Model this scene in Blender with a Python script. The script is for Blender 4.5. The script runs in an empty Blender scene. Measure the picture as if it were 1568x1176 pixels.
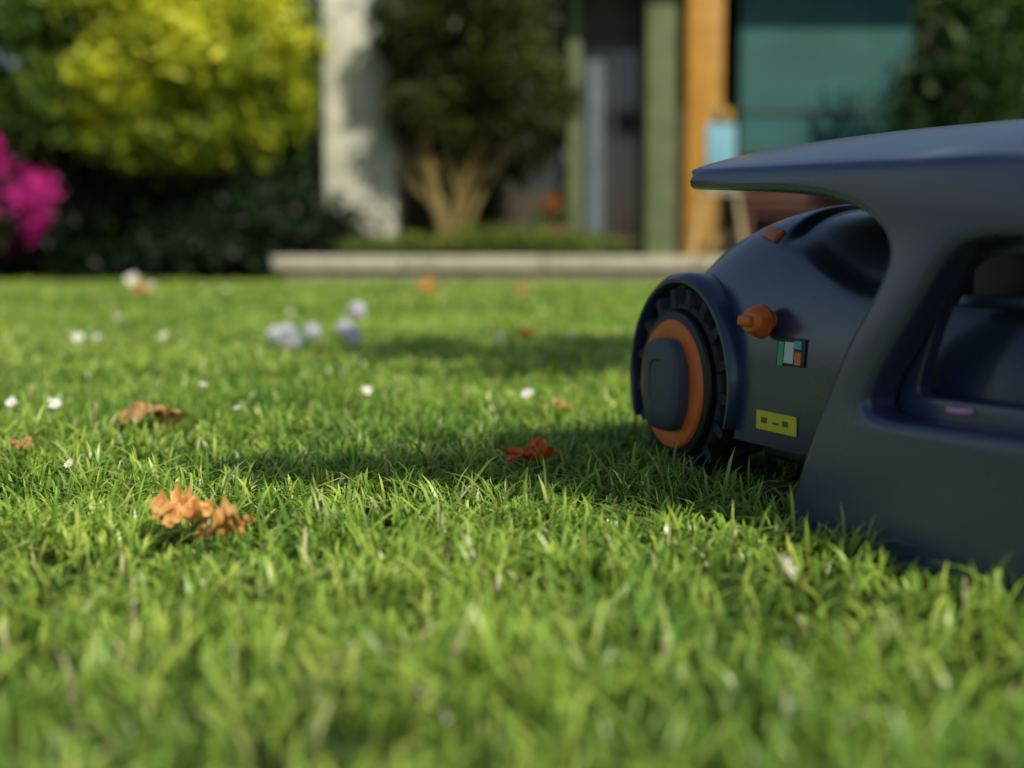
import bpy, bmesh, math, random
import numpy as np
from mathutils import Vector, Matrix, noise
random.seed(3)
R = np.random.RandomState(7)
scene = bpy.context.scene
COL = scene.collection

# ------------------------------------------------------------------ helpers
def link(o, parent=None):
    COL.objects.link(o)
    if parent is not None:
        o.parent = parent
    return o

def empty(name, loc=(0, 0, 0), rz=0.0):
    e = bpy.data.objects.new(name, None)
    e.empty_display_size = 0.2
    e.location = loc
    e.rotation_euler = (0, 0, rz)
    return link(e)

def smooth(me, ang=35):
    if len(me.polygons) == 0:
        return
    me.polygons.foreach_set('use_smooth', [True] * len(me.polygons))
    if ang is not None:
        me.set_sharp_from_angle(angle=math.radians(ang))

def obj(name, me, mats, parent=None, loc=None, sm=35):
    if not isinstance(mats, (list, tuple)):
        mats = [mats]
    for m in mats:
        me.materials.append(m)
    if sm:
        smooth(me, sm)
    o = bpy.data.objects.new(name, me)
    if loc is not None:
        o.location = loc
    return link(o, parent)

def pymesh(name, verts, faces):
    me = bpy.data.meshes.new(name)
    me.from_pydata([tuple(v) for v in verts], [], faces)
    me.update()
    return me

def trimesh_np(name, verts, tris, rnd=None, smoothf=False):
    me = bpy.data.meshes.new(name)
    nv = len(verts); nt = len(tris)
    me.vertices.add(nv)
    me.vertices.foreach_set('co', np.ascontiguousarray(verts, dtype=np.float32).ravel())
    me.loops.add(nt * 3)
    me.loops.foreach_set('vertex_index', np.ascontiguousarray(tris, dtype=np.int32).ravel())
    me.polygons.add(nt)
    me.polygons.foreach_set('loop_start', np.arange(0, nt * 3, 3, dtype=np.int32))
    if rnd is not None:
        for k, arr in rnd.items():
            a = me.attributes.new(k, 'FLOAT', 'POINT')
            a.data.foreach_set('value', np.ascontiguousarray(arr, dtype=np.float32))
    me.update(calc_edges=True)
    if smoothf:
        me.polygons.foreach_set('use_smooth', [True] * nt)
    return me

def box_me(name, x0, x1, y0, y1, z0, z1, bev=0.0, seg=3):
    bm = bmesh.new()
    bmesh.ops.create_cube(bm, size=1)
    for v in bm.verts:
        v.co = Vector((x0 + (v.co.x + .5) * (x1 - x0), y0 + (v.co.y + .5) * (y1 - y0), z0 + (v.co.z + .5) * (z1 - z0)))
    if bev > 0:
        bmesh.ops.bevel(bm, geom=list(bm.edges), offset=bev, segments=seg, affect='EDGES', profile=0.5)
    me = bpy.data.meshes.new(name)
    bm.to_mesh(me); bm.free()
    return me

def box(name, b, mat, parent=None, bev=0.0, seg=3):
    return obj(name, box_me(name, *b, bev=bev, seg=seg), mat, parent)

def tube(pts, rads, n=8):
    V = []; F = []
    pts = [Vector(p) for p in pts]
    for i, p in enumerate(pts):
        d = (pts[min(i + 1, len(pts) - 1)] - pts[max(i - 1, 0)]).normalized()
        a = d.orthogonal().normalized() if i == 0 else (a - d * a.dot(d)).normalized()
        b = d.cross(a)
        for k in range(n):
            t = 2 * math.pi * k / n
            V.append(p + (a * math.cos(t) + b * math.sin(t)) * rads[i])
    for i in range(len(pts) - 1):
        for k in range(n):
            F.append((i * n + k, i * n + (k + 1) % n, (i + 1) * n + (k + 1) % n, (i + 1) * n + k))
    F.append(tuple(range(n))[::-1])
    F.append(tuple((len(pts) - 1) * n + k for k in range(n)))
    return V, F

def join_vf(parts):
    V = []; F = []; M = []
    for p in parts:
        v, f = p[0], p[1]
        mi = p[2] if len(p) > 2 else 0
        o = len(V)
        V += [tuple(x) for x in v]
        F += [tuple(i + o for i in ff) for ff in f]
        M += [mi] * len(f)
    return V, F, M

def rounded(P, r=0.02, n=6):
    out = []
    L = len(P)
    for i in range(L):
        p = Vector(P[i][:2]); a = Vector(P[i - 1][:2]); b = Vector(P[(i + 1) % L][:2])
        rr = P[i][2] if len(P[i]) > 2 else r
        d1 = (a - p); d2 = (b - p)
        rr1 = min(rr, d1.length * .48); rr2 = min(rr, d2.length * .48)
        s = p + d1.normalized() * rr1; e = p + d2.normalized() * rr2
        for k in range(n + 1):
            t = k / n
            q = s * (1 - t) ** 2 + p * 2 * t * (1 - t) + e * t * t
            out.append((q.x, q.y))
    return out

def plate(name, outlines, half, bev):
    cu = bpy.data.curves.new(name, 'CURVE')
    cu.dimensions = '2D'; cu.fill_mode = 'BOTH'
    cu.extrude = half - bev; cu.bevel_depth = bev; cu.bevel_resolution = 4; cu.offset = -bev
    for ol in outlines:
        sp = cu.splines.new('POLY')
        sp.points.add(len(ol) - 1)
        for i, p in enumerate(ol):
            sp.points[i].co = (p[0], p[1], 0, 1)
        sp.use_cyclic_u = True
    o = bpy.data.objects.new(name, cu)
    COL.objects.link(o)
    dg = bpy.context.evaluated_depsgraph_get()
    me = bpy.data.meshes.new_from_object(o.evaluated_get(dg))
    bpy.data.objects.remove(o); bpy.data.curves.remove(cu)
    me.name = name
    me.materials.clear()
    bm = bmesh.new(); bm.from_mesh(me)
    bmesh.ops.remove_doubles(bm, verts=bm.verts, dist=1e-5)
    bmesh.ops.recalc_face_normals(bm, faces=bm.faces)
    bm.to_mesh(me); bm.free()
    return me

def lathe(prof, c, n=48, axis='x'):
    V = []; F = []
    for (r, a) in prof:
        for k in range(n):
            t = 2 * math.pi * k / n
            V.append((c[0] + a, c[1] + r * math.cos(t), c[2] + r * math.sin(t)) if axis == 'x'
                     else (c[0] + r * math.cos(t), c[1] + r * math.sin(t), c[2] + a))
    for i in range(len(prof) - 1):
        for k in range(n):
            F.append((i * n + k, i * n + (k + 1) % n, (i + 1) * n + (k + 1) % n, (i + 1) * n + k))
    F.append(tuple(range(n)))
    F.append(tuple((len(prof) - 1) * n + k for k in range(n)))
    return V, F

def fixn(me):
    bm = bmesh.new(); bm.from_mesh(me)
    bmesh.ops.recalc_face_normals(bm, faces=bm.faces)
    bm.to_mesh(me); bm.free()
    return me

# ------------------------------------------------------------------ materials
def newmat(name):
    m = bpy.data.materials.new(name); m.use_nodes = True
    nt = m.node_tree
    return m, nt, nt.nodes, nt.links, nt.nodes['Principled BSDF']

def mat_simple(name, c1, c2=None, rough=0.5, scale=20, bump=0.0, bscale=200, spec=0.5, metal=0, coat=0, rvar=0.0, panel=None):
    m, nt, N, L, B = newmat(name)
    B.inputs['Roughness'].default_value = rough
    B.inputs['Metallic'].default_value = metal
    B.inputs['Specular IOR Level'].default_value = spec
    B.inputs['Coat Weight'].default_value = coat
    B.inputs['Coat Roughness'].default_value = .15
    tc = N.new('ShaderNodeTexCoord')
    nz = N.new('ShaderNodeTexNoise'); nz.inputs['Scale'].default_value = scale; nz.inputs['Detail'].default_value = 6
    L.new(tc.outputs['Object'], nz.inputs['Vector'])
    cr = N.new('ShaderNodeMix'); cr.data_type = 'RGBA'
    cr.inputs['A'].default_value = (*c1, 1); cr.inputs['B'].default_value = (*(c2 or c1), 1)
    mr = N.new('ShaderNodeMapRange'); mr.inputs[1].default_value = .35; mr.inputs[2].default_value = .65
    L.new(nz.outputs['Fac'], mr.inputs[0]); L.new(mr.outputs[0], cr.inputs['Factor'])
    out = cr.outputs['Result']
    if panel:
        at = N.new('ShaderNodeAttribute'); at.attribute_name = 'panel'
        mp = N.new('ShaderNodeMapRange'); mp.inputs[1].default_value = 0; mp.inputs[2].default_value = .12
        L.new(at.outputs['Fac'], mp.inputs[0])
        c3 = N.new('ShaderNodeMix'); c3.data_type = 'RGBA'; c3.inputs['B'].default_value = (*panel, 1)
        L.new(mp.outputs[0], c3.inputs['Factor']); L.new(out, c3.inputs['A']); out = c3.outputs['Result']
    L.new(out, B.inputs['Base Color'])
    if rvar:
        m2 = N.new('ShaderNodeMapRange'); m2.inputs[1].default_value = .3; m2.inputs[2].default_value = .7
        m2.inputs[3].default_value = rough - rvar; m2.inputs[4].default_value = rough + rvar
        L.new(nz.outputs['Fac'], m2.inputs[0]); L.new(m2.outputs[0], B.inputs['Roughness'])
    if bump:
        n2 = N.new('ShaderNodeTexNoise'); n2.inputs['Scale'].default_value = bscale; n2.inputs['Detail'].default_value = 4
        L.new(tc.outputs['Object'], n2.inputs['Vector'])
        b = N.new('ShaderNodeBump'); b.inputs['Strength'].default_value = bump; b.inputs['Distance'].default_value = 0.01
        L.new(n2.outputs['Fac'], b.inputs['Height']); L.new(b.outputs['Normal'], B.inputs['Normal'])
    return m

def mat_leaf(name, stops, trans=0.4, rough=0.5, tint=(1.0, 1.0, .5), tipattr=None, spec=.35):
    m, nt, N, L, B = newmat(name)
    at = N.new('ShaderNodeAttribute'); at.attribute_name = 'rnd'
    cr = N.new('ShaderNodeValToRGB')
    e = cr.color_ramp.elements
    e[0].position = stops[0][0]; e[0].color = (*stops[0][1], 1)
    e[1].position = stops[-1][0]; e[1].color = (*stops[-1][1], 1)
    for p, c in stops[1:-1]:
        k = e.new(p); k.color = (*c, 1)
    L.new(at.outputs['Fac'], cr.inputs['Fac'])
    col = cr.outputs['Color']
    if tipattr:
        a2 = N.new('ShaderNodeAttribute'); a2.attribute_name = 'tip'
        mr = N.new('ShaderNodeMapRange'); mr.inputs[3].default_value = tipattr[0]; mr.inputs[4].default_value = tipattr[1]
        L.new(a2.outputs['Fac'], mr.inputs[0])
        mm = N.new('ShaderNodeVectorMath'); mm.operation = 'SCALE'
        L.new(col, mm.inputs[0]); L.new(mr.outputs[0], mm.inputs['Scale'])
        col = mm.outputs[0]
    L.new(col, B.inputs['Base Color'])
    B.inputs['Roughness'].default_value = rough
    B.inputs['Specular IOR Level'].default_value = spec
    tr = N.new('ShaderNodeBsdfTranslucent')
    vm = N.new('ShaderNodeVectorMath'); vm.operation = 'MULTIPLY'; vm.inputs[1].default_value = tint
    L.new(col, vm.inputs[0]); L.new(vm.outputs[0], tr.inputs['Color'])
    mx = N.new('ShaderNodeMixShader'); mx.inputs[0].default_value = trans
    L.new(B.outputs[0], mx.inputs[1]); L.new(tr.outputs[0], mx.inputs[2])
    L.new(mx.outputs[0], N['Material Output'].inputs['Surface'])
    return m

navy = mat_simple('navy_plastic', (.038, .046, .108), (.044, .053, .120), rough=.28, scale=3, bump=.03, bscale=900, rvar=.05, spec=.6, coat=.35)
navy_body = mat_simple('navy_body_plastic', (.027, .040, .090), (.032, .045, .10), rough=.27, scale=4, bump=.03, bscale=900, rvar=.05, spec=.6, coat=.35)
navy_shell = mat_simple('navy_shell_plastic', (.027, .040, .090), (.032, .045, .10), rough=.27, scale=4, bump=.03, bscale=900, rvar=.05, spec=.6, coat=.35, panel=(.014, .020, .034))
shade_sheet_m = mat_simple('interior_shade_dark', (.010, .013, .022), rough=.5, bump=.03, bscale=700)  # near-black for the sheets that paint shade inside the garage
black = mat_simple('black_plastic', (.010, .011, .014), (.015, .016, .019), rough=.45, bump=.1, bscale=300)
rubber = mat_simple('tyre_rubber', (.014, .016, .022), (.030, .034, .040), rough=.6, scale=60, bump=.3, bscale=250)
orange = mat_simple('orange_plastic', (.88, .17, .03), (.92, .20, .04), rough=.4, scale=30)
hubgrey = mat_simple('hub_grey', (.055, .066, .100), (.065, .076, .11), rough=.45, bump=.15, bscale=500)
yellow = mat_simple('sticker_yellow', (.88, .74, .04), rough=.4)
whitep = mat_simple('white_plastic', (.75, .78, .8), rough=.4)
pink = mat_simple('pink_ring', (.75, .40, .6), rough=.3)
greenp = mat_simple('sticker_green', (.05, .45, .2), rough=.4)

# ------------------------------------------------------------------ camera
TH = math.radians(5.4)
cam = bpy.data.cameras.new('camera')
cam.lens = 50; cam.sensor_width = 36; cam.clip_start = .05; cam.clip_end = 2000
cam.dof.use_dof = True; cam.dof.focus_distance = 1.72; cam.dof.aperture_fstop = 2.1
co = bpy.data.objects.new('camera', cam)
co.location = (0, 0, .31); co.rotation_euler = (math.pi / 2 - TH, 0, 0)
COL.objects.link(co); scene.camera = co

# ------------------------------------------------------------------ light
EL = math.radians(42)
sxy = Vector((.57, -.82)).normalized()
S = Vector((sxy.x * math.cos(EL), sxy.y * math.cos(EL), math.sin(EL)))
sl = bpy.data.lights.new('sun', 'SUN'); sl.energy = 5.0; sl.angle = math.radians(.5); sl.color = (1, .92, .77)
so = bpy.data.objects.new('sun', sl); so.rotation_euler = S.to_track_quat('Z', 'Y').to_euler(); so.location = (3, -6, 8)
COL.objects.link(so)
w = bpy.data.worlds.new('World'); scene.world = w; w.use_nodes = True
bg = w.node_tree.nodes['Background']; bg.inputs[1].default_value = .085
sky = w.node_tree.nodes.new('ShaderNodeTexSky'); sky.sky_type = 'NISHITA'; sky.sun_disc = False
sky.sun_elevation = EL; sky.sun_rotation = math.atan2(sxy.x, sxy.y)
w.node_tree.links.new(sky.outputs[0], bg.inputs[0])
scene.view_settings.view_transform = 'Standard'; scene.view_settings.look = 'None'; scene.view_settings.exposure = 0

# ------------------------------------------------------------------ ground
gm = mat_simple('lawn_soil', (.020, .038, .010), (.04, .07, .018), rough=.95, scale=9, bump=.5, bscale=40, spec=.1)
gv = []; gf = []
xs = [-400, -150, -60, -25, -10, 0, 10, 25, 60, 150, 400]
ys = [-300, -100, -30, -8, 0, 6, 12, 18, 30, 60, 150, 500]
for y in ys:
    for x in xs:
        gv.append((x, y, 0))
for j in range(len(ys) - 1):
    for i in range(len(xs) - 1):
        a = j * len(xs) + i
        gf.append((a, a + 1, a + 1 + len(xs), a + len(xs)))
obj('ground', pymesh('ground', gv, gf), gm, sm=None)

# garage frame (local x = inward, y = away from camera, z up)
P0 = (0.325, 1.55, 0)
RZ = math.atan2(.361, .933)
cr_, sr_ = math.cos(RZ), math.sin(RZ)

# ------------------------------------------------------------------ grass
def vnoise(x, y, f, seed=0):
    x = x * f + seed * 17.3; y = y * f + seed * 9.1
    xi = np.floor(x); yi = np.floor(y); xf = x - xi; yf = y - yi
    def h(a, b):
        v = np.sin(a * 127.1 + b * 311.7 + seed * 74.7) * 43758.5453
        return v - np.floor(v)
    u = xf * xf * (3 - 2 * xf); v = yf * yf * (3 - 2 * yf)
    return (h(xi, yi) * (1 - u) + h(xi + 1, yi) * u) * (1 - v) + (h(xi, yi + 1) * (1 - u) + h(xi + 1, yi + 1) * u) * v

def grass_zone(y0, y1, dens, wmul, hmul, slope=.46, marg=.40):
    area = slope * (y1 ** 2 - y0 ** 2) + 2 * marg * (y1 - y0)
    n = int(area * dens)
    yy = R.uniform(y0, y1, n * 2)
    keep = R.uniform(0, 1, n * 2) < (slope * yy + marg) / (slope * y1 + marg)
    yy = yy[keep][:n]
    xx = R.uniform(-1, 1, len(yy)) * (slope * yy + marg)
    lx = (xx - P0[0]) * cr_ + (yy - P0[1]) * sr_
    ly = -(xx - P0[0]) * sr_ + (yy - P0[1]) * cr_
    inside = (lx > -.02) & (lx < .57) & (ly > -.51) & (ly < .01)
    inside |= (lx > .03) & (lx < .54) & (ly > -.5) & (ly < .20)
    under = (lx > .05) & (lx < .5) & (ly >= .2) & (ly < .6)
    dn = vnoise(xx, yy, 9, 3)
    thin = R.uniform(0, 1, len(yy)) > (.40 + .85 * dn)
    k = (~inside) & (~thin)
    xx = xx[k]; yy = yy[k]; under = under[k]
    n = len(xx)
    big = vnoise(xx, yy, 1.3, 1); mid = vnoise(xx, yy, 6, 2); sm_ = vnoise(xx, yy, 22, 5)
    h = (.010 + .016 * mid + .022 * sm_ + .008 * big) * (0.6 + .95 * R.uniform(0, 1, n) ** 1.5) * hmul
    h *= np.where(R.uniform(0, 1, n) > .96, 1.5, 1)
    h = np.where(under, h * .5, h)
    wd = R.uniform(.0010, .0026, n) * wmul
    az = R.uniform(0, 2 * np.pi, n) * .75 + vnoise(xx, yy, 14, 8) * 2 * np.pi * 1.2
    lean = R.uniform(.15, 1.6, n) ** 1.1 * h
    tw = az + R.uniform(-.9, .9, n) + np.pi / 2
    dx = np.cos(az); dy = np.sin(az); wx = np.cos(tw); wy = np.sin(tw)
    rows = [(0, .8), (.4, 1.0), (.75, .75), (1, 0)]
    V = np.zeros((n, 7, 3), np.float32); T = np.zeros((n, 7), np.float32)
    j = 0
    for t, ww in rows:
        cx = xx + dx * lean * t ** 1.8; cy = yy + dy * lean * t ** 1.8
        cz = h * (t - .30 * t ** 3 * (lean / h))
        if ww > 0:
            V[:, j, 0] = cx - wx * wd * ww; V[:, j, 1] = cy - wy * wd * ww; V[:, j, 2] = cz
            V[:, j + 1, 0] = cx + wx * wd * ww; V[:, j + 1, 1] = cy + wy * wd * ww; V[:, j + 1, 2] = cz
            T[:, j] = t; T[:, j + 1] = t
            j += 2
        else:
            V[:, j, 0] = cx; V[:, j, 1] = cy; V[:, j, 2] = cz; T[:, j] = t
    rn = np.clip(.44 * R.uniform(0, 1, n) + .28 * vnoise(xx, yy, 5, 11) + .24 * vnoise(xx, yy, 1.2, 12) + .08 * R.normal(0, 1, n), 0, .93)
    rn = np.where(R.uniform(0, 1, n) > .96, .99, rn)
    base = (np.arange(n) * 7)[:, None, None]
    tri = np.array([[0, 1, 3], [0, 3, 2], [2, 3, 5], [2, 5, 4], [4, 5, 6]])[None]
    return V.reshape(-1, 3), (tri + base).reshape(-1, 3), np.repeat(rn, 7), T.ravel()

zones = [grass_zone(.55, 3.2, 13500, 1.0, 1.0), grass_zone(3.2, 6.5, 5200, 1.7, 1.0), grass_zone(6.5, 13.1, 1400, 3.2, 1.1)]
VV = []; TT = []; RR = []; TP = []; off = 0
for v, t, r, tp in zones:
    VV.append(v); TT.append(t + off); RR.append(r); TP.append(tp); off += len(v)
grass_mat = mat_leaf('grass_blades', [(0, (.06, .19, .04)), (.25, (.18, .38, .055)), (.5, (.42, .64, .10)), (.75, (.66, .82, .15)), (.93, (.80, .90, .27)), (1, (.84, .78, .45))],
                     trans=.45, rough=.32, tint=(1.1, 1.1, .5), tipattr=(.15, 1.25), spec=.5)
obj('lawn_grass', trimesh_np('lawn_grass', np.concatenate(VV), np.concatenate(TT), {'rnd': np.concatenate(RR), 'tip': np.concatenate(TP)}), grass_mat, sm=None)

# ------------------------------------------------------------------ mower garage
gar = empty('mower_garage', P0, RZ)
def top_z(u): return .390 + .022 * (u + .5) / .78
outer = [(.283, .386, .004), (.285, .404, .010), (.262, .4115, .02), (-.50, .390, .03), (-.52, .2, .1), (-.52, -.01, .02), (.012, -.01, .01),
         (-.006, .07, .05), (-.022, .10, .05), (-.055, .17, .06), (-.085, .222, .06), (-.125, .270, .03), (-.146, .312, .03), (-.112, .341, .03), (-.05, .361, .04), (.04, .372, .05)]
outer = rounded(outer, .02, 7)
hA = rounded([(-.445, .318, .04), (-.258, .320, .045), (-.222, .297, .04), (-.195, .262, .05), (-.125, .175, .03), (-.118, .148, .022), (-.155, .142, .02), (-.445, .152, .03)], .02, 7)
def remap(me, w0, shear=.05, mirror=False):
    for v in me.vertices:
        u, z, t = v.co.x, v.co.y, v.co.z
        ww = w0 + t - shear * (.4 - z)
        if mirror: ww = .56 - ww
        v.co = (ww, u, z)
    return fixn(me)
obj('side_panel_near', remap(plate('side_panel_near', [outer, hA], .022, .011), .022), navy, gar, sm=50)
obj('side_panel_far', remap(plate('side_panel_far', [outer], .021, .008), .021, mirror=True), navy, gar, sm=50)
oB = rounded([(-.47, .34, .03), (-.24, .34, .03), (-.16, .262, .04), (-.095, .165, .03), (-.095, .12, .02), (-.47, .12, .03)], .02, 7)
hB = rounded([(-.425, .306, .02), (-.228, .306, .03), (-.200, .288, .03), (-.172, .250, .04), (-.150, .185, .03), (-.146, .164, .015), (-.425, .168, .02)], .02, 7)
obj('window_liner', remap(plate('window_liner', [oB, hB], .008, .003), .052), navy, gar, sm=50)
obj('window_bar', remap(plate('window_bar', [rounded([(-.44, .268, .004), (-.17, .266, .004), (-.16, .254, .004), (-.44, .254, .004)], .004, 4)], .008, .003), .080), navy, gar, sm=28)
obj('interior_shade_sheet', remap(plate('interior_shade_sheet', [rounded([(-.46, .35, .01), (-.155, .35, .01), (-.155, .262, .01), (-.46, .262, .01)], .01, 4)], .003, .001), .100), shade_sheet_m, gar, sm=28)  # dark sheet added to stand in for the shade behind the window
box('interior_shade_sheet_far', (.485, .489, -.47, -.02, .03, .375), shade_sheet_m, gar)  # added dark sheet, hides the lit far panel to keep the inside shaded
V, F = [], []
for i in range(32):
    for j in range(8):
        a = 2 * math.pi * i / 32; b = 2 * math.pi * j / 8
        r = .011 + .004 * math.cos(b)
        V.append((.034 + r * math.cos(a), -.215 + r * math.sin(a) * 1.3, .156 + .004 * math.sin(b)))
        F.append((i * 8 + j, i * 8 + (j + 1) % 8, ((i + 1) % 32) * 8 + (j + 1) % 8, ((i + 1) % 32) * 8 + j))
obj('status_light_ring', pymesh('status_light_ring', V, F), pink, gar, sm=80)
roofm = mat_simple('roof_sheen_plastic', (.15, .17, .18), (.18, .20, .20), rough=.26, scale=3, bump=.04, bscale=900, rvar=.05, spec=.6, coat=.3)  # grey-green reflected sheen put into the roof's base colour
V = []; F = []
NU, NW = 40, 40
def roof_z(u, t):
    endf = 1 - .35 * max(0, (abs(u + .1) / .4)) ** 3 * .6
    return top_z(u) - .002 + .054 * (max(0, math.sin(math.pi * t)) ** .9) * endf
for i in range(NU + 1):
    u = -.505 + (.286 + .505) * i / NU
    for j in range(NW + 1):
        t = j / NW
        wv = .004 + .552 * t
        uu = u + .035 * math.sin(math.pi * t) * max(0, (u + .1) / .386)
        V.append((wv, uu, roof_z(u, t)))
for i in range(NU):
    for j in range(NW):
        a = i * (NW + 1) + j
        F.append((a, a + 1, a + NW + 2, a + NW + 1))
ro = obj('roof', fixn(pymesh('roof', V, F)), roofm, gar, sm=60)
md = ro.modifiers.new('s', 'SOLIDIFY'); md.thickness = .016; md.offset = -1
md = ro.modifiers.new('b', 'BEVEL'); md.width = .004; md.segments = 3; md.angle_limit = math.radians(50)
box('end_wall', (.02, .54, -.512, -.480, -.01, .40), navy, gar, .012)
box('end_wall_trim', (.10, .46, -.522, -.5135, .10, .33), navy_body, gar, .004)
box('dock_base_plate', (.05, .51, -.475, .19, .0, .022), black, gar, .006)
box('charging_tower', (.20, .36, -.47, -.36, .023, .24), black, gar, .012)

# ------------------------------------------------------------------ robotic mower
mow = empty('robotic_lawn_mower', P0, RZ)
def interp(x, P):
    return float(np.interp(x, [p[0] for p in P], [p[1] for p in P]))
TOP = [(-.30, .16), (-.29, .22), (-.26, .275), (-.2, .325), (-.1, .355), (.0, .365), (.1, .372), (.2, .373), (.28, .368), (.34, .358), (.4, .340), (.45, .315), (.5, .278), (.53, .240), (.552, .18)]
HW = [(-.30, .10), (-.28, .15), (-.22, .19), (-.1, .203), (.4, .207), (.46, .203), (.5, .192), (.53, .17), (.552, .13)]
WC = .272
EXN = 3.3
def surf_w(u, z):
    zt = interp(u, TOP); f = min(.999, max(0, (z - .066) / (zt - .066)))
    return WC - interp(u, HW) * (1 - f ** EXN) ** (1 / EXN)
V = []; F = []
us = np.linspace(-.30, .552, 150)
NS = 96
def smst(x):
    x = max(0, min(1, x)); return x * x * (3 - 2 * x)
def zline(u): return .250 + .062 * smst((u + .01) / .25)
def pdist(u, z): return min((z - zline(u)) / .02, (.238 - u) / .02)
for u in us:
    zt = sum(interp(u + d, TOP) for d in (-.02, -.01, 0, .01, .02)) / 5
    hw = sum(interp(u + d, HW) for d in (-.02, -.01, 0, .01, .02)) / 5
    for k in range(NS + 1):
        a = math.pi * k / NS
        c, s = math.cos(a), math.sin(a)
        ww = WC - hw * math.copysign(abs(c) ** (2 / EXN), c)
        z = .066 + (zt - .066) * abs(s) ** (2 / EXN)
        m = smst((z - zline(u)) / .028) * smst((.245 - u) / .032)
        if m > 0 and u > -.28:
            n = Vector((ww - WC, 0, max(0, z - .2))).normalized()
            ww -= n.x * .011 * m; z -= n.z * .011 * m
        V.append((ww, u, z))
R1 = NS + 1
for i in range(len(us) - 1):
    for k in range(NS):
        a = i * R1 + k
        F.append((a, a + 1, a + R1 + 1, a + R1))
    F.append((i * R1 + NS, i * R1, (i + 1) * R1, (i + 1) * R1 + NS))
F.append(tuple(range(R1))); F.append(tuple((len(us) - 1) * R1 + k for k in range(R1)))
body = fixn(pymesh('body', V, F))
ob = bpy.data.objects.new('tmp', body); COL.objects.link(ob)
WU, WZ = .408, .126
cutters = []
for x0 in (-.05, .43):
    v, f = lathe([(.143, 0), (.143, .178)], (x0, WU, WZ), 72)
    cme = fixn(pymesh('cut', v, f)); cob = bpy.data.objects.new('cut', cme); COL.objects.link(cob); cutters.append(cob)
    b = ob.modifiers.new('b', 'BOOLEAN'); b.object = cob; b.operation = 'DIFFERENCE'; b.solver = 'EXACT'
dg = bpy.context.evaluated_depsgraph_get()
bme = bpy.data.meshes.new_from_object(ob.evaluated_get(dg))
bpy.data.objects.remove(ob)
for c in cutters: bpy.data.objects.remove(c)
bme.materials.clear()
at = bme.attributes.new('panel', 'FLOAT', 'POINT')
at.data.foreach_set('value', np.array([pdist(v.co.y, v.co.z) for v in bme.vertices], np.float32))
bo = obj('body_shell', bme, [navy_shell, black], mow, sm=32)
for p in bme.polygons:
    c = p.center
    rr = math.hypot(c.y - WU, c.z - WZ)
    if rr < .1445 and (c.x < .15 or c.x > .40): p.material_index = 1
    elif c.z < .068: p.material_index = 1
    else: p.material_index = 0
def fender(name, side):
    prof = [(.137, .070), (.137, .055), (.140, .051), (.145, .051), (.151, .058), (.153, .072), (.152, .10), (.147, .115), (.139, .115)]
    V = []; F = []
    n = 72; a0, a1 = math.radians(-24), math.radians(200)
    for i in range(n + 1):
        a = a0 + (a1 - a0) * i / n
        e = min(1, min(i, n - i) / 9); e = e ** .5
        for r, x in prof:
            r2 = .137 + (r - .137) * (.35 + .65 * e)
            xx = x if side == 0 else 2 * WC - x
            V.append((xx, WU + r2 * math.cos(a), WZ + r2 * math.sin(a)))
    P = len(prof)
    for i in range(n):
        for k in range(P):
            F.append((i * P + k, i * P + (k + 1) % P, (i + 1) * P + (k + 1) % P, (i + 1) * P + k))
    F.append(tuple(range(P))); F.append(tuple(n * P + k for k in range(P)))
    obj(name, fixn(pymesh(name, V, F)), navy_body, mow, sm=40)
fender('fender_left', 0); fender('fender_right', 1)
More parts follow.
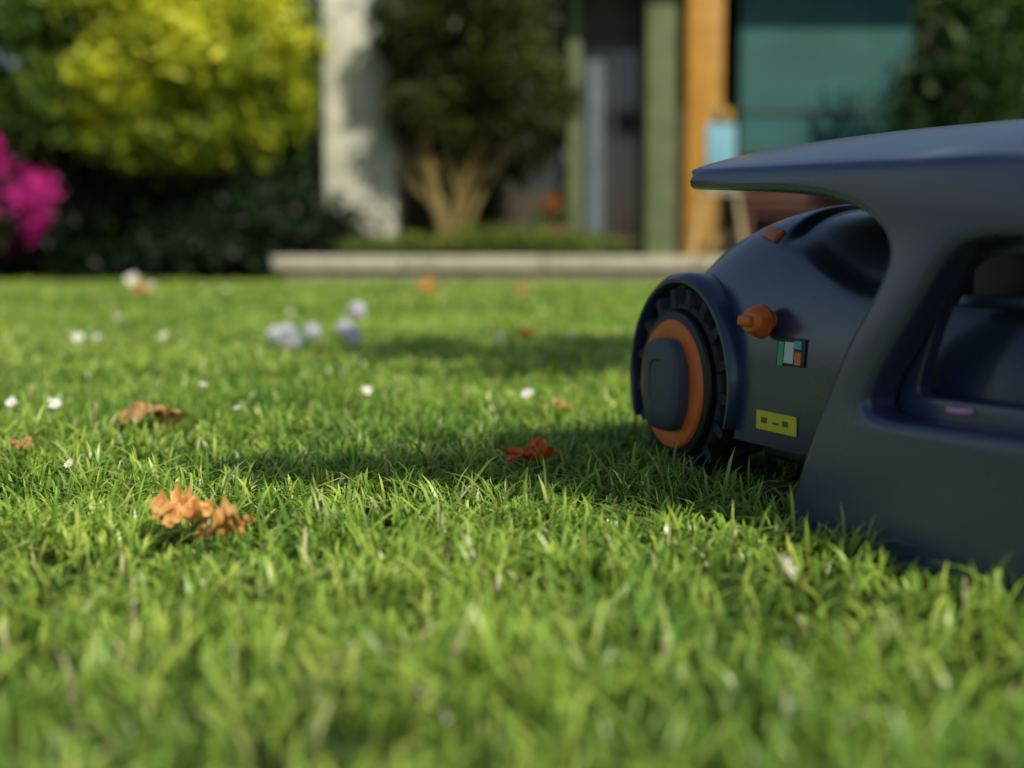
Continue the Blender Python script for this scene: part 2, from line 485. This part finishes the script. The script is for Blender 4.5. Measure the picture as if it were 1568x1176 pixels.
def wheel(prefix, side):
    def X(x): return x if side == 0 else 2 * WC - x
    def mk(nm, V, F, mt, sm=35):
        V = [(X(v[0]), v[1], v[2]) for v in V]
        obj(prefix + nm, fixn(pymesh(nm, V, F)), mt, mow, sm=sm)
    c = (0, WU, WZ)
    v, f = lathe([(.02, .062), (.098, .062), (.104, .057), (.110, .060), (.113, .068), (.114, .078), (.114, .118), (.110, .126), (.02, .128)], c, 72)
    mk('tyre', v, f, rubber, 30)
    parts = []
    NL = 17
    for i in range(NL):
        for half in (0, 1):
            a = 2 * math.pi * (i + .5 * half) / NL
            x0, x1 = (.057, .094) if half == 0 else (.092, .129)
            tw0, tw1 = (-.10, .05) if half == 0 else (.05, -.10)
            Vv = []
            for xx, tw in ((x0, tw0), (x1, tw1)):
                for r, hwid in ((.104, .072), (.1315, .045)):
                    for s in (-1, 1):
                        aa = a + tw + s * hwid
                        Vv.append((xx, WU + r * math.cos(aa), WZ + r * math.sin(aa)))
            Ff = [(0, 1, 3, 2), (4, 6, 7, 5), (0, 4, 5, 1), (2, 3, 7, 6), (0, 2, 6, 4), (1, 5, 7, 3)]
            parts.append((Vv, Ff))
    V, F, M = join_vf(parts)
    mk('tread_lugs', V, F, rubber, 20)
    v, f = lathe([(.01, .060), (.090, .060), (.0985, .056), (.101, .051), (.0995, .047), (.090, .045), (.087, .048), (.03, .049), (.01, .049)], c, 72)
    mk('rim', v, f, black)
    v, f = lathe([(.058, .050), (.088, .050), (.0890, .045), (.086, .0415), (.064, .040), (.058, .043)], c, 72)
    mk('orange_ring', v, f, orange)
    V = []; F = []; n = 64
    prof = [(1.0, .048), (1.0, .030), (.97, .0265), (.90, .024), (.55, .0230), (.52, .0245), (.12, .024), (.01, .024)]
    for s, x in prof:
        for k in range(n):
            a = 2 * math.pi * k / n
            cx, sx = math.cos(a), math.sin(a)
            e = 2 / 3.4
            V.append((x, WU + .052 * s * math.copysign(abs(cx) ** e, cx), WZ + .063 * s * math.copysign(abs(sx) ** e, sx)))
    for i in range(len(prof) - 1):
        for k in range(n):
            F.append((i * n + k, i * n + (k + 1) % n, (i + 1) * n + (k + 1) % n, (i + 1) * n + k))
    F.append(tuple(range(n))); F.append(tuple((len(prof) - 1) * n + k for k in range(n)))
    mk('hub_cap', V, F, hubgrey)
    v, f = lathe([(.03, .12), (.03, .2)], c, 24)
    mk('axle', v, f, black)
wheel('wheel_left_', 0); wheel('wheel_right_', 1)
v, f = lathe([(.02, -.02), (.045, -.018), (.05, 0), (.045, .018), (.02, .02)], (WC, -.2, .072), 32)
obj('caster_wheel', fixn(pymesh('caster', v, f)), rubber, mow)
box('underbody', (.095, .45, -.24, .25, .045, .0655), black, mow, .006)
kw = surf_w(.196, .224)
v, f = lathe([(.012, .012), (.0125, -.008), (.020, -.010), (.0225, -.014), (.0215, -.028), (.016, -.033), (.004, -.034)], (kw, .200, .222), 32)
for i in range(len(v)):
    x, y, z = v[i]
    v[i] = (x, .200 + (y - .200) * 1.1, .222 + (z - .222) * (.78 if x < kw - .014 else 1))
obj('orange_knob', fixn(pymesh('orange_knob', v, f)), orange, mow, sm=40)
box('orange_knob_grip', (kw - .042, kw - .030, .186, .214, .216, .229), orange, mow, .004)
def surf_pt(u, z): return Vector((surf_w(u, z), u, z))
TU, TZ = .275, .330
pT = surf_pt(TU, TZ); tn = (surf_pt(TU, TZ + .005) - surf_pt(TU, TZ - .005)).normalized(); tu = (surf_pt(TU + .008, TZ) - surf_pt(TU - .008, TZ)).normalized()
nn = tu.cross(tn).normalized()
if nn.x > 0: nn = -nn
me = box_me('orange_tab', -.026, .026, -.010, .010, -.003, .003, .002)
Mx = Matrix(((tu.x, tn.x, nn.x), (tu.y, tn.y, nn.y), (tu.z, tn.z, nn.z))) @ Matrix.Rotation(math.radians(12), 3, 'Z')
for v_ in me.vertices: v_.co = Mx @ v_.co + pT + nn * .001
obj('orange_tab', fixn(me), orange, mow)
def sticker(name, u, z, du, dz, mt, off=.0015, th=.002):
    ww = surf_w(u, z) - off
    slope = math.atan2(surf_w(u, z + .01) - surf_w(u, z - .01), .02)
    me = box_me(name, -th / 2, th / 2, -du / 2, du / 2, -dz / 2, dz / 2, .0006, 1)
    o = obj(name, me, mt, mow, loc=(ww, u, z)); o.rotation_euler = (0, slope, 0)
sticker('label_base', .146, .187, .062, .034, black, .001)
sticker('label_white', .148, .186, .020, .026, whitep, .0025)
sticker('label_green', .166, .184, .012, .030, greenp, .0026)
sticker('label_orange', .128, .180, .014, .016, orange, .0026)
sticker('label_cyan', .130, .196, .016, .010, mat_simple('sticker_cyan', (.15, .5, .55)), .0026)
sticker('warning_label', .172, .098, .092, .024, yellow, .001)
for k, (u, z, du, dz) in enumerate([(.198, .099, .012, .007), (.172, .097, .012, .003), (.150, .099, .012, .007)]):
    sticker('warning_mark_%d' % k, u, z, du, dz, mat_simple('mark%d' % k, (.16, .18, .03)), .0024)

# ------------------------------------------------------------------ daisies, clocks, fallen leaves
stem_m = mat_simple('stem_green', (.10, .22, .04), rough=.6)
petal_m = mat_leaf('petal_white', [(0, (.84, .84, .82)), (1, (.84, .84, .82))], trans=.3, rough=.6, tint=(1, 1, .95))
disk_m = mat_simple('daisy_disk', (.75, .50, .04), rough=.8, bump=.5, bscale=400)
def px2xy(px, Y): return (px - 784) / 1567 * Y
def daisy(x, y, h, r, tilt=(0, 0), npet=17):
    parts = []
    top = Vector((tilt[0] * .02, tilt[1] * .02, h))
    v, f = tube([(0, 0, 0), (top.x * .3, top.y * .3, h * .5), tuple(top)], [.0011, .001, .0011], 6); parts.append((v, f, 0))
    rot = Matrix.Rotation(tilt[0], 3, 'Y') @ Matrix.Rotation(tilt[1], 3, 'X')
    for k in range(npet):
        a = 2 * math.pi * k / npet + random.uniform(-.08, .08); up = random.uniform(.05, .5)
        L_ = r * random.uniform(.8, 1.05); wd = r * .17
        pts = []
        for t, ww in ((.2, .4), (.5, .9), (.8, 1), (1, .5)):
            for s in (-1, 1):
                p = Vector((L_ * t, s * wd * ww, L_ * t * t * up))
                p = Matrix.Rotation(a, 3, 'Z') @ p
                pts.append(rot @ p + top)
        parts.append((pts, [(0, 1, 3, 2), (2, 3, 5, 4), (4, 5, 7, 6)], 1))
    prof = [(r * .28, 0), (r * .26, r * .10), (r * .16, r * .17), (r * .02, r * .19)]
    v, f = lathe(prof, (0, 0, 0), 12, axis='z')
    v = [rot @ Vector(p) + top for p in v]; parts.append((v, f, 2))
    V, F, M = join_vf(parts)
    me = pymesh('daisy', V, F)
    me.polygons.foreach_set('material_index', M)
    obj('daisy', me, [stem_m, petal_m, disk_m], None, loc=(x, y, 0), sm=50)
for px, Y, h, r in [(805, 2.50, .054, .0130), (267, 2.36, .052, .0120), (227, 2.38, .052, .0110), (302, 4.0, .062, .017), (328, 3.95, .062, .017), (402, 4.1, .060, .016),
                    (438, 2.70, .052, .0095), (618, 2.58, .052, .0105), (850, 4.1, .060, .013), (770, 4.1, .058, .014), (296, 1.74, .044, .007),
                    (480, 2.36, .046, .007), (365, 7.6, .15, .036), (388, 7.4, .12, .034), (470, 8.3, .08, .026), (540, 5.6, .060, .014), (350, 5.2, .060, .013)]:
    daisy(px2xy(px, Y), Y, h, r, (random.uniform(-.5, .5), random.uniform(.2, 1.0)))
daisy(px2xy(1066, 1.17), 1.17, .044, .0120, (1.0, .4), 8)

fluff_m = mat_leaf('seed_fluff', [(0, (.66, .68, .72)), (1, (.88, .89, .92))], trans=.4, rough=.8, tint=(1, 1, 1))
def clock(x, y, h, r):
    n = 170
    v, f = tube([(0, 0, 0), (.004, 0, h * .5), (0, .003, h)], [.0022, .002, .0018], 6)
    c = Vector((0, .003, h))
    vs, fs = [], []
    ga = math.pi * (3 - math.sqrt(5))
    for i in range(n):
        z = 1 - 2 * (i + .5) / n; q = math.sqrt(1 - z * z)
        d = Vector((q * math.cos(ga * i), q * math.sin(ga * i), z)).normalized()
        L_ = r * random.uniform(.85, 1.05)
        t1 = d.orthogonal().normalized(); t2 = d.cross(t1)
        o = len(vs)
        vs += [c + t1 * .0005, c - t1 * .0005, c + d * L_ * .75]
        fs.append((o, o + 1, o + 2))
        for k in range(7):
            a = 2 * math.pi * k / 7 + i
            e = d * .45 + (t1 * math.cos(a) + t2 * math.sin(a)) * .6
            sd = d.cross(e).normalized() * .0016
            o = len(vs)
            b = c + d * L_ * .72
            vs += [b - sd, b + sd, b + e * r * .45]
            fs.append((o, o + 1, o + 2))
    v2, f2 = lathe([(.001, -.006), (.006, -.004), (.007, 0), (.005, .005), (.001, .006)], tuple(c), 10, 'z')
    V, F, M = join_vf([(v, f, 0), (vs, fs, 1), (v2, f2, 0)])
    me = pymesh('dandelion_clock', V, F)
    a = me.attributes.new('rnd', 'FLOAT', 'POINT'); a.data.foreach_set('value', np.random.rand(len(V)).astype(np.float32))
    me.polygons.foreach_set('material_index', M)
    obj('dandelion_clock', me, [stem_m, fluff_m], None, loc=(x, y, 0), sm=None)
for px, Y, h, r in [(522, 4.2, .062, .028), (541, 4.05, .050, .038), (563, 4.25, .065, .032), (600, 4.25, .075, .032), (613, 4.4, .122, .032), (609, 4.1, .060, .030), (535, 4.4, .06, .028)]:
    clock(px2xy(px, Y), Y, h, r)

def fallen_leaf(x, y, z, size, rot, stops, curl=1.0, lobes=5, seed=0, tiltv=(0, 0)):
    rs = random.Random(seed)
    nA, nR = 110, 14
    V = [(0, 0, 0)]; F = []; rn = [.5]
    prof = []
    for k in range(nA):
        a = 2 * math.pi * k / nA
        r = .56 + .36 * abs(math.cos(lobes * a / 2)) ** .9 + .07 * math.sin(17 * a + seed) + rs.uniform(-.035, .035)
        if abs(a - math.pi) < .2: r *= .5
        prof.append(r)
    for j in range(1, nR + 1):
        for k in range(nA):
            a = 2 * math.pi * k / nA
            rr = prof[k] * j / nR * size
            xx = rr * math.cos(a); yy = rr * math.sin(a) * .75
            q = Vector((xx / size * 2, yy / size * 2, seed * 3.1))
            zz = curl * size * (.65 * (yy / size) ** 2 * (1 + .6 * math.sin(xx / size * 4 + seed)) + .30 * noise.noise(q * 1.3) + .16 * noise.noise(q * 3.5) + .05 * noise.noise(q * 9)) + .04 * size * abs(math.sin(lobes * a / 2)) * j / nR
            V.append((xx, yy, zz)); rn.append(min(1, max(0, .5 + .7 * noise.noise(q * 2.2) + .3 * noise.noise(q * 7) + .2 * (j / nR - .5) - .35 * (abs(math.sin(lobes * a / 2)) < .06))))
    for k in range(nA):
        F.append((0, 1 + k, 1 + (k + 1) % nA))
    for j in range(nR - 1):
        for k in range(nA):
            F.append((1 + j * nA + k, 1 + (j + 1) * nA + k, 1 + (j + 1) * nA + (k + 1) % nA, 1 + j * nA + (k + 1) % nA))
    n0 = len(V)
    v, f = tube([(-.25 * size, 0, .0), (-.7 * size, .02 * size, .1 * size), (-1.0 * size, .08 * size, .22 * size)], [.02 * size, .018 * size, .022 * size], 6)
    V += [tuple(p) for p in v]; F += [tuple(i + n0 for i in ff) for ff in f]; rn += [.2] * len(v)
    me = pymesh('fallen_leaf', V, F)
    a = me.attributes.new('rnd', 'FLOAT', 'POINT'); a.data.foreach_set('value', np.array(rn, np.float32))
    o = obj('fallen_leaf', me, mat_leaf('fallen_leaf_m%d' % seed, stops, trans=.3, rough=.5, tint=(1, .9, .7)), None, loc=(x, y, z), sm=60)
    o.rotation_euler = (tiltv[0], tiltv[1], rot)
red = [(0, (.30, .04, .015)), (.5, (.78, .15, .035)), (1, (.88, .36, .10))]
ora = [(0, (.38, .14, .03)), (.5, (.70, .34, .10)), (1, (.85, .56, .22))]
brn = [(0, (.20, .10, .03)), (.5, (.50, .28, .10)), (1, (.70, .50, .24))]
fallen_leaf(px2xy(808, 1.90), 1.92, .030, .050, .1, red, 0.9, 5, 1, (.12, .04))
fallen_leaf(px2xy(385, 2.33), 2.34, .044, .070, 2.3, brn, -1.1, 5, 2, (.25, 0))
fallen_leaf(px2xy(415, 1.44), 1.45, .040, .040, .8, ora, 1.2, 5, 3, (.5, -.1))
fallen_leaf(px2xy(468, 1.42), 1.40, .032, .036, 2.8, ora, 1.2, 3, 4, (.35, .3))
fallen_leaf(px2xy(838, 2.5), 2.5, .036, .028, 1.2, brn, 1.0, 5, 5, (.4, 0))
fallen_leaf(px2xy(692, 9.3), 9.3, .06, .09, .4, ora, 1.5, 5, 7, (.5, 0))
fallen_leaf(px2xy(377, 8.8), 8.8, .06, .08, .4, ora, 1.5, 5, 8, (.5, 0))
fallen_leaf(px2xy(800, 4.5), 4.4, .05, .030, .4, red, 1.5, 5, 10, (.5, 0))
fallen_leaf(px2xy(236, 1.98), 2.0, .034, .020, .4, brn, 1.5, 5, 11, (.5, 0))
fallen_leaf(px2xy(795, 8.6), 8.6, .06, .06, .4, brn, 1.5, 5, 12, (.5, 0))

# ------------------------------------------------------------------ foliage
def foliage(name, blobs, n, size, mat, parent=None, seed=1, nclump=60, spread=.28, bright_top=True, shell=.55):
    rs = np.random.RandomState(seed)
    vols = np.array([b[6] if len(b) > 6 else b[3] * b[4] * b[5] for b in blobs]); vols = vols / vols.sum()
    V = []; Rn = []
    for b, fr in zip(blobs, vols):
        nc = max(6, int(nclump * fr)); nl = int(n * fr)
        d = rs.normal(0, 1, (nc, 3)); d /= np.linalg.norm(d, axis=1)[:, None]
        rad = (shell + (1 - shell) * rs.uniform(0, 1, nc)) ** 1
        cc = d * rad[:, None]
        cb = rs.uniform(-.5, .5, nc)
        idx = rs.randint(0, nc, nl)
        p = cc[idx] + rs.normal(0, spread, (nl, 3)) * .6
        z = p[:, 2].copy()
        p = p * np.array(b[3:6]) + np.array(b[:3])
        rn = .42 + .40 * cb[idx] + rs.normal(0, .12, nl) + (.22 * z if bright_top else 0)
        nrm = rs.normal(0, 1, (nl, 3)) + np.array([0, 0, .6]); nrm /= np.linalg.norm(nrm, axis=1)[:, None]
        t = np.cross(nrm, rs.normal(0, 1, (nl, 3))); t /= np.linalg.norm(t, axis=1)[:, None]
        s = np.cross(nrm, t)
        L_ = (size * rs.uniform(.6, 1.3, nl))[:, None]; W_ = L_ * .36
        q = np.stack([p - t * L_, p - s * W_ + nrm * L_ * .15, p + t * L_, p + s * W_ + nrm * L_ * .15], 1)
        V.append(q.reshape(-1, 3)); Rn.append(np.repeat(np.clip(rn, 0, 1), 4))
    V = np.concatenate(V); Rn = np.concatenate(Rn)
    V[:, 2] = np.maximum(V[:, 2], .02)
    m_ = len(V) // 4
    tri = np.array([[0, 1, 3], [1, 2, 3]])[None] + (np.arange(m_) * 4)[:, None, None]
    return obj(name, trimesh_np(name, V, tri.reshape(-1, 3), {'rnd': Rn}), mat, parent, sm=None)

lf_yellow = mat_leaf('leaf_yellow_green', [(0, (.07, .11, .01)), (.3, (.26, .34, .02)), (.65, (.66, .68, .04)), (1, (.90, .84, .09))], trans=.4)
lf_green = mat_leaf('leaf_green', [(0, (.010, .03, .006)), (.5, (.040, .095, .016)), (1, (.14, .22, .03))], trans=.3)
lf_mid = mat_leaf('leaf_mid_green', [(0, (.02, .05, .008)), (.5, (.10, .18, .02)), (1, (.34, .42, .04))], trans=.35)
lf_dark = mat_leaf('leaf_dark', [(0, (.004, .010, .004)), (.5, (.010, .026, .008)), (1, (.028, .055, .016))], trans=.15)
lf_olive = mat_leaf('leaf_olive', [(0, (.012, .020, .004)), (.5, (.050, .070, .010)), (1, (.19, .20, .03))], trans=.3)
lf_cover = mat_leaf('leaf_ground_cover', [(0, (.03, .06, .01)), (.5, (.13, .19, .025)), (1, (.30, .34, .05))], trans=.3)
lf_pink = mat_leaf('azalea_petal', [(0, (.22, .008, .10)), (.5, (.58, .015, .27)), (1, (.85, .07, .48))], trans=.3, tint=(1, .8, 1))
bark = mat_simple('bark', (.05, .04, .025), (.10, .08, .05), rough=.9, scale=25, bump=.8, bscale=60)
bark_y = mat_simple('bark_pale', (.13, .10, .03), (.22, .16, .05), rough=.85, scale=18, bump=.6, bscale=60)

e = empty('yellow_green_shrub', (0, 0, 0))
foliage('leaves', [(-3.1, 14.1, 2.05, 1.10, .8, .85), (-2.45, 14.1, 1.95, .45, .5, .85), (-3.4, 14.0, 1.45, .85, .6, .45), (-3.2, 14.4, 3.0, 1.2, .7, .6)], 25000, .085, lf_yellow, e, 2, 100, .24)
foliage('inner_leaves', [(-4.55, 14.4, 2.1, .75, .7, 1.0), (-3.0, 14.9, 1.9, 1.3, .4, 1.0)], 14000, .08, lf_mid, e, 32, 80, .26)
parts = []
for k in range(9):
    x = -3.3 + random.uniform(-.3, .3)
    parts.append(tube([(x, 14.6, 0), (x + random.uniform(-.5, .5), 14.6, .7), (x + random.uniform(-1.2, 1.1), 14.5, 1.7)], [.05, .035, .015], 6))
V, F, M = join_vf(parts); obj('stems', pymesh('stems', V, F), bark, e)
foliage('shrub_shade_leaves', [(-3.2, 14.3, .45, 1.5, .4, .62), (-4.6, 14.4, .5, .8, .4, .7), (-2.35, 14.2, .35, .35, .3, .45)], 13000, .07, lf_dark, None, 4, 70, .3)  # near-black leaves stand in for the shade in the hollow under the shrub
e = empty('azalea_bush', (0, 0, 0))
foliage('blossom', [(-5.05, 13.7, .80, .60, .5, .50), (-6.1, 13.8, .7, .7, .5, .6)], 9000, .045, lf_pink, e, 5, 60, .20, shell=.8)
foliage('leaves', [(-5.05, 13.75, .62, .56, .5, .50), (-6.1, 13.9, .6, .65, .5, .55)], 7000, .05, lf_dark, e, 6, 50, .22)
foliage('hedge', [(-4.5, 17.0, 1.5, 2.4, .6, 1.9), (-8.5, 16.8, 1.5, 2.4, .7, 1.9), (-12.5, 16.8, 1.5, 2.6, .8, 1.9)], 36000, .10, lf_dark, None, 7, 160, .28, shell=.4)
foliage('laurel_shrub', [(-7.2, 14.4, .9, 1.1, .6, .95), (-8.9, 14.2, .7, .9, .6, .8)], 9000, .08, lf_green, None, 8, 80, .28)

def limbs_tree(name, base, specs, leafblobs, nleaf, lsize, lmat, bmat, seed, r0=.06):
    e = empty(name, (0, 0, 0))
    rs = random.Random(seed)
    parts = []
    for (ex, ey, ez) in specs:
        b = Vector(base); t = Vector((ex, ey, ez))
        mid = b.lerp(t, .45) + Vector((rs.uniform(-.1, .1), 0, .15))
        parts.append(tube([b + Vector((rs.uniform(-.08, .08), 0, -.05)), b.lerp(mid, .5) + Vector((rs.uniform(-.05, .05), 0, .05)), mid, t], [r0, r0 * .8, r0 * .6, r0 * .25], 8))
        for k in range(5):
            p = mid.lerp(t, rs.uniform(-.3, .7))
            q = p + Vector((rs.uniform(-.6, .6), rs.uniform(-.3, .3), rs.uniform(.3, .7)))
            parts.append(tube([p, p.lerp(q, .5) + Vector((0, 0, .05)), q], [r0 * .35, r0 * .25, r0 * .1], 6))
    V, F, M = join_vf(parts); obj('limbs', pymesh('limbs', V, F), bmat, e)
    foliage('foliage', leafblobs, nleaf, lsize, lmat, e, seed, 110, .26)
    return e
limbs_tree('ornamental_tree', (-.62, 14.3, .25), [(-1.1, 14.4, 1.9), (-.9, 14.2, 2.2), (-.5, 14.5, 2.1), (-.25, 14.2, 1.4), (-.15, 14.3, 1.7), (.3, 14.4, 2.0), (-.85, 14.2, 1.2)],
           [(-.75, 14.4, 1.90, .50, .5, .62), (.0, 14.4, 1.95, .75, .6, .65), (-.4, 14.3, 2.7, .75, .6, .6), (-.9, 14.2, 2.6, .5, .4, .5), (-.78, 14.8, 1.1, .28, .3, .6), (-.1, 14.8, 1.1, .5, .25, .55), (-.4, 14.9, 1.2, .5, .2, .7), (-.35, 14.0, 1.45, .55, .2, .25)], 24000, .06, lf_olive, bark_y, 11, .045)
foliage('ground_cover_plants', [(-.9, 13.95, .33, .70, .2, .12), (.1, 14.0, .36, .8, .2, .18), (.75, 14.1, .30, .3, .2, .10)], 7000, .035, lf_cover, None, 12, 60, .3)
foliage('distant_trees', [(-14, 34, 4.0, 5, 3, 4.0), (-6, 36, 4.2, 5.5, 3, 4.6), (-22, 33, 4, 6, 3, 5), (3, 40, 4.2, 6, 3, 4.2), (14, 38, 4.5, 7, 3, 4.5), (24, 36, 4, 6, 3, 5)], 26000, .32, lf_green, None, 13, 200, .28)
foliage('dark_shrub', [(4.7, 14.2, 2.0, .9, .6, 1.0), (6.2, 14.4, 1.5, 1.2, .7, 1.4), (5.0, 14.4, .8, 1.0, .5, .7)], 20000, .075, lf_green, None, 14, 90, .28)

# unseen tree added right of the lawn; crown shaped to shade lawn and garage
e = empty('unseen_shade_tree', (0, 0, 0))
parts = [tube([(5.0, -.7, -.05), (4.95, -.7, .6), (4.8, -.6, 1.5), (4.2, -.4, 2.4)], [.17, .13, .11, .08], 12)]
for (x, y, z) in [(1.8, -.9, 3.0), (2.8, -.9, 3.05), (1.8, 1.0, 3.05), (2.5, 1.4, 3.1), (3.6, .2, 3.6), (5.2, .2, 3.8), (4.5, 1.4, 3.5), (4.7, -1.5, 3.6)]:
    b = Vector((4.2, -.4, 2.35)); t = Vector((x, y, z)); m_ = b.lerp(t, .5) + Vector((0, 0, .15))
    parts.append(tube([b, m_, t], [.06, .04, .012], 7))
V, F, M = join_vf(parts); obj('trunk', pymesh('trunk', V, F), bark, e)
foliage('crown', [(2.55, -.84, 3.0, .98, .36, .16, 7), (2.25, 1.25, 3.05, .85, .75, .20, 8), (3.8, .1, 3.4, .8, 1.2, .4, 5), (5.0, .1, 3.8, 1.0, 1.2, .5, 4)], 24000, .05, lf_green, e, 15, 170, .20, shell=.1)

# ------------------------------------------------------------------ terrace and house
stone = mat_simple('terrace_stone', (.38, .35, .26), (.48, .45, .34), rough=.85, scale=6, bump=.4, bscale=30)
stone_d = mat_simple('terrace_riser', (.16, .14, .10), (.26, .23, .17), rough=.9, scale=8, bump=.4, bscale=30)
ter = empty('stone_terrace')
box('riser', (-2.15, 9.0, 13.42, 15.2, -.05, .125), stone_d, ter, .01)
xx = -2.25
k = 0
while xx < 8.9:
    wd = 1.22 + .1 * ((k * 7) % 3)
    box('coping_slab_%d' % k, (xx, xx + wd - .012, 13.36, 13.80, .127, .245), stone, ter, .012)
    xx += wd; k += 1
box('paving', (-2.1, 9.0, 13.805, 15.45, .12, .235), stone, ter, .006)

plaster = mat_simple('white_plaster', (.40, .41, .33), (.58, .58, .47), rough=.9, scale=4, bump=.3, bscale=40)
brown_w = mat_simple('brown_cladding', (.030, .024, .014), (.055, .042, .026), rough=.7, scale=5, bump=.3, bscale=40)
greyg = mat_simple('grey_green_render', (.085, .12, .045), (.12, .155, .065), rough=.8, scale=4)
ochre = mat_simple('ochre_wood', (.34, .165, .010), (.44, .22, .016), rough=.55, scale=6, bump=.2, bscale=30)
teal = mat_simple('teal_blind', (.006, .070, .070), (.010, .10, .095), rough=.6, scale=3)
glass = mat_simple('window_glass', (.012, .016, .02), (.02, .03, .035), rough=.06, spec=.8)
frame_m = mat_simple('window_frame', (.06, .07, .07), rough=.5)
roof_m = mat_simple('roof_fascia', (.30, .28, .25), (.36, .34, .30), rough=.8)
hs = empty('garden_house')
HT = 3.3
box('plaster_pier', (-1.90, -1.18, 14.55, 16.2, 0, HT), plaster, hs, .01)
box('wall_lower_centre', (-1.175, .60, 15.75, 16.0, 0, .95), brown_w, hs)
box('wall_upper_centre', (-1.175, .60, 15.75, 16.0, 2.45, HT), brown_w, hs)
box('window_centre_glass', (-1.17, .52, 15.86, 15.88, .955, 2.445), glass, hs)
for k, x in enumerate((-1.17, -.62, -.05, .52)):
    box('window_centre_mullion_%d' % k, (x, x + .06, 15.80, 15.85, .955, 2.445), frame_m, hs)
box('grey_wall_centre', (.605, .74, 15.6, 16.0, 0, HT), greyg, hs, .005)
box('door_glass', (.78, 1.42, 15.82, 15.84, .25, 2.5), glass, hs)
for k, b in enumerate([(.745, .80, 15.74, 15.81, .24, 2.55), (1.10, 1.13, 15.74, 15.81, .30, 2.49), (1.385, 1.425, 15.74, 15.81, .24, 2.55), (.805, 1.38, 15.745, 15.805, .24, .295), (.805, 1.38, 15.745, 15.805, 2.495, 2.55)]):
    box('door_frame_%d' % k, b, frame_m, hs)
box('door_curtain', (.84, 1.00, 15.77, 15.80, .30, 2.46), mat_simple('curtain', (.08, .11, .13), (.13, .16, .19), scale=5), hs)
box('wall_over_door', (.745, 1.425, 15.7, 16.0, 2.555, HT), brown_w, hs)
box('grey_green_column', (1.43, 1.74, 15.3, 16.0, 0, HT), greyg, hs, .008)
box('ochre_post', (1.84, 2.22, 15.2, 15.55, .2, HT), ochre, hs, .01)
box('wall_right_back', (1.745, 8.6, 16.2, 16.4, 0, HT), brown_w, hs)
box('teal_blind', (2.45, 4.3, 15.50, 15.54, 1.38, HT), teal, hs)
box('blind_rail', (2.42, 4.33, 15.47, 15.57, 1.32, 1.375), frame_m, hs)
box('blind_mid_rail', (2.45, 4.3, 15.47, 15.495, 1.78, 1.81), frame_m, hs)
box('right_wall_pier', (4.4, 8.6, 15.5, 16.1, 0, HT), brown_w, hs, .01)
box('roof_slab', (-2.2, 9.2, 14.9, 20, HT + .005, HT + .22), roof_m, hs, .02)
box('roof_top', (-2.1, 9.1, 15.0, 19.9, HT + .224, HT + .26), brown_w, hs)
box('side_wall', (-1.89, -1.70, 16.205, 19.8, 0, HT), plaster, hs)
e = empty('flower_pot', (.42, 14.9, .235))
v, f = lathe([(.10, 0), (.12, .02), (.16, .26), (.175, .27), (.175, .31), (.15, .315), (.14, .28)], (0, 0, 0), 28, 'z')
obj('pot', fixn(pymesh('pot', v, f)), mat_simple('terracotta', (.14, .07, .04), (.2, .1, .05), rough=.8), e)
lf_or = mat_leaf('orange_petals', [(0, (.35, .07, .01)), (1, (.65, .2, .03))], trans=.3)
foliage('blossom', [(0, 0, .52, .10, .10, .13)], 160, .030, lf_or, e, 22, 10, .3)
foliage('leaves', [(0, 0, .40, .16, .16, .12)], 400, .04, lf_green, e, 23, 12, .3)
ez = empty('artist_easel', (2.02, 13.95, .24))
wood = mat_simple('pale_wood', (.34, .28, .16), (.42, .35, .20), rough=.6, scale=10)
blue = mat_simple('pale_blue_board', (.13, .32, .42), (.19, .40, .50), rough=.7, scale=3)
parts = [tube([(-.26, 0, 0), (-.03, .05, 1.45)], [.028, .022], 6), tube([(.26, 0, 0), (.03, .05, 1.45)], [.028, .022], 6), tube([(0, .55, 0), (0, .08, 1.45)], [.022, .02], 6), tube([(-.22, -.02, .62), (.22, -.02, .62)], [.022, .022], 6)]
V, F, M = join_vf(parts); obj('legs', pymesh('legs', V, F), wood, ez)
box('board', (-.14, .14, -.05, -.02, .66, 1.28), blue, ez, .004)
box('top_clamp', (.00, .11, -.06, .02, 1.30, 1.42), ochre, ez, .01)
gt = empty('garden_bench', (3.1, 14.7, .235))
dw = mat_simple('dark_red_wood', (.06, .018, .010), (.09, .026, .014), rough=.6)
for k in range(4): box('seat_slat_%d' % k, (-.75, .75, -.22 + k * .11, -.13 + k * .11, .42, .45), dw, gt, .004)
for k in range(4): box('back_slat_%d' % k, (-.75, .75, .24, .265, .52 + k * .11, .60 + k * .11), dw, gt, .004)
for k, x in enumerate((-.74, .68)):
    box('leg_front_%d' % k, (x, x + .06, -.22, -.16, 0, .417), dw, gt, .004)
    box('leg_back_%d' % k, (x, x + .06, .27, .33, 0, .95), dw, gt, .004)
    box('arm_%d' % k, (x, x + .06, -.22, .265, .62, .65), dw, gt, .004)
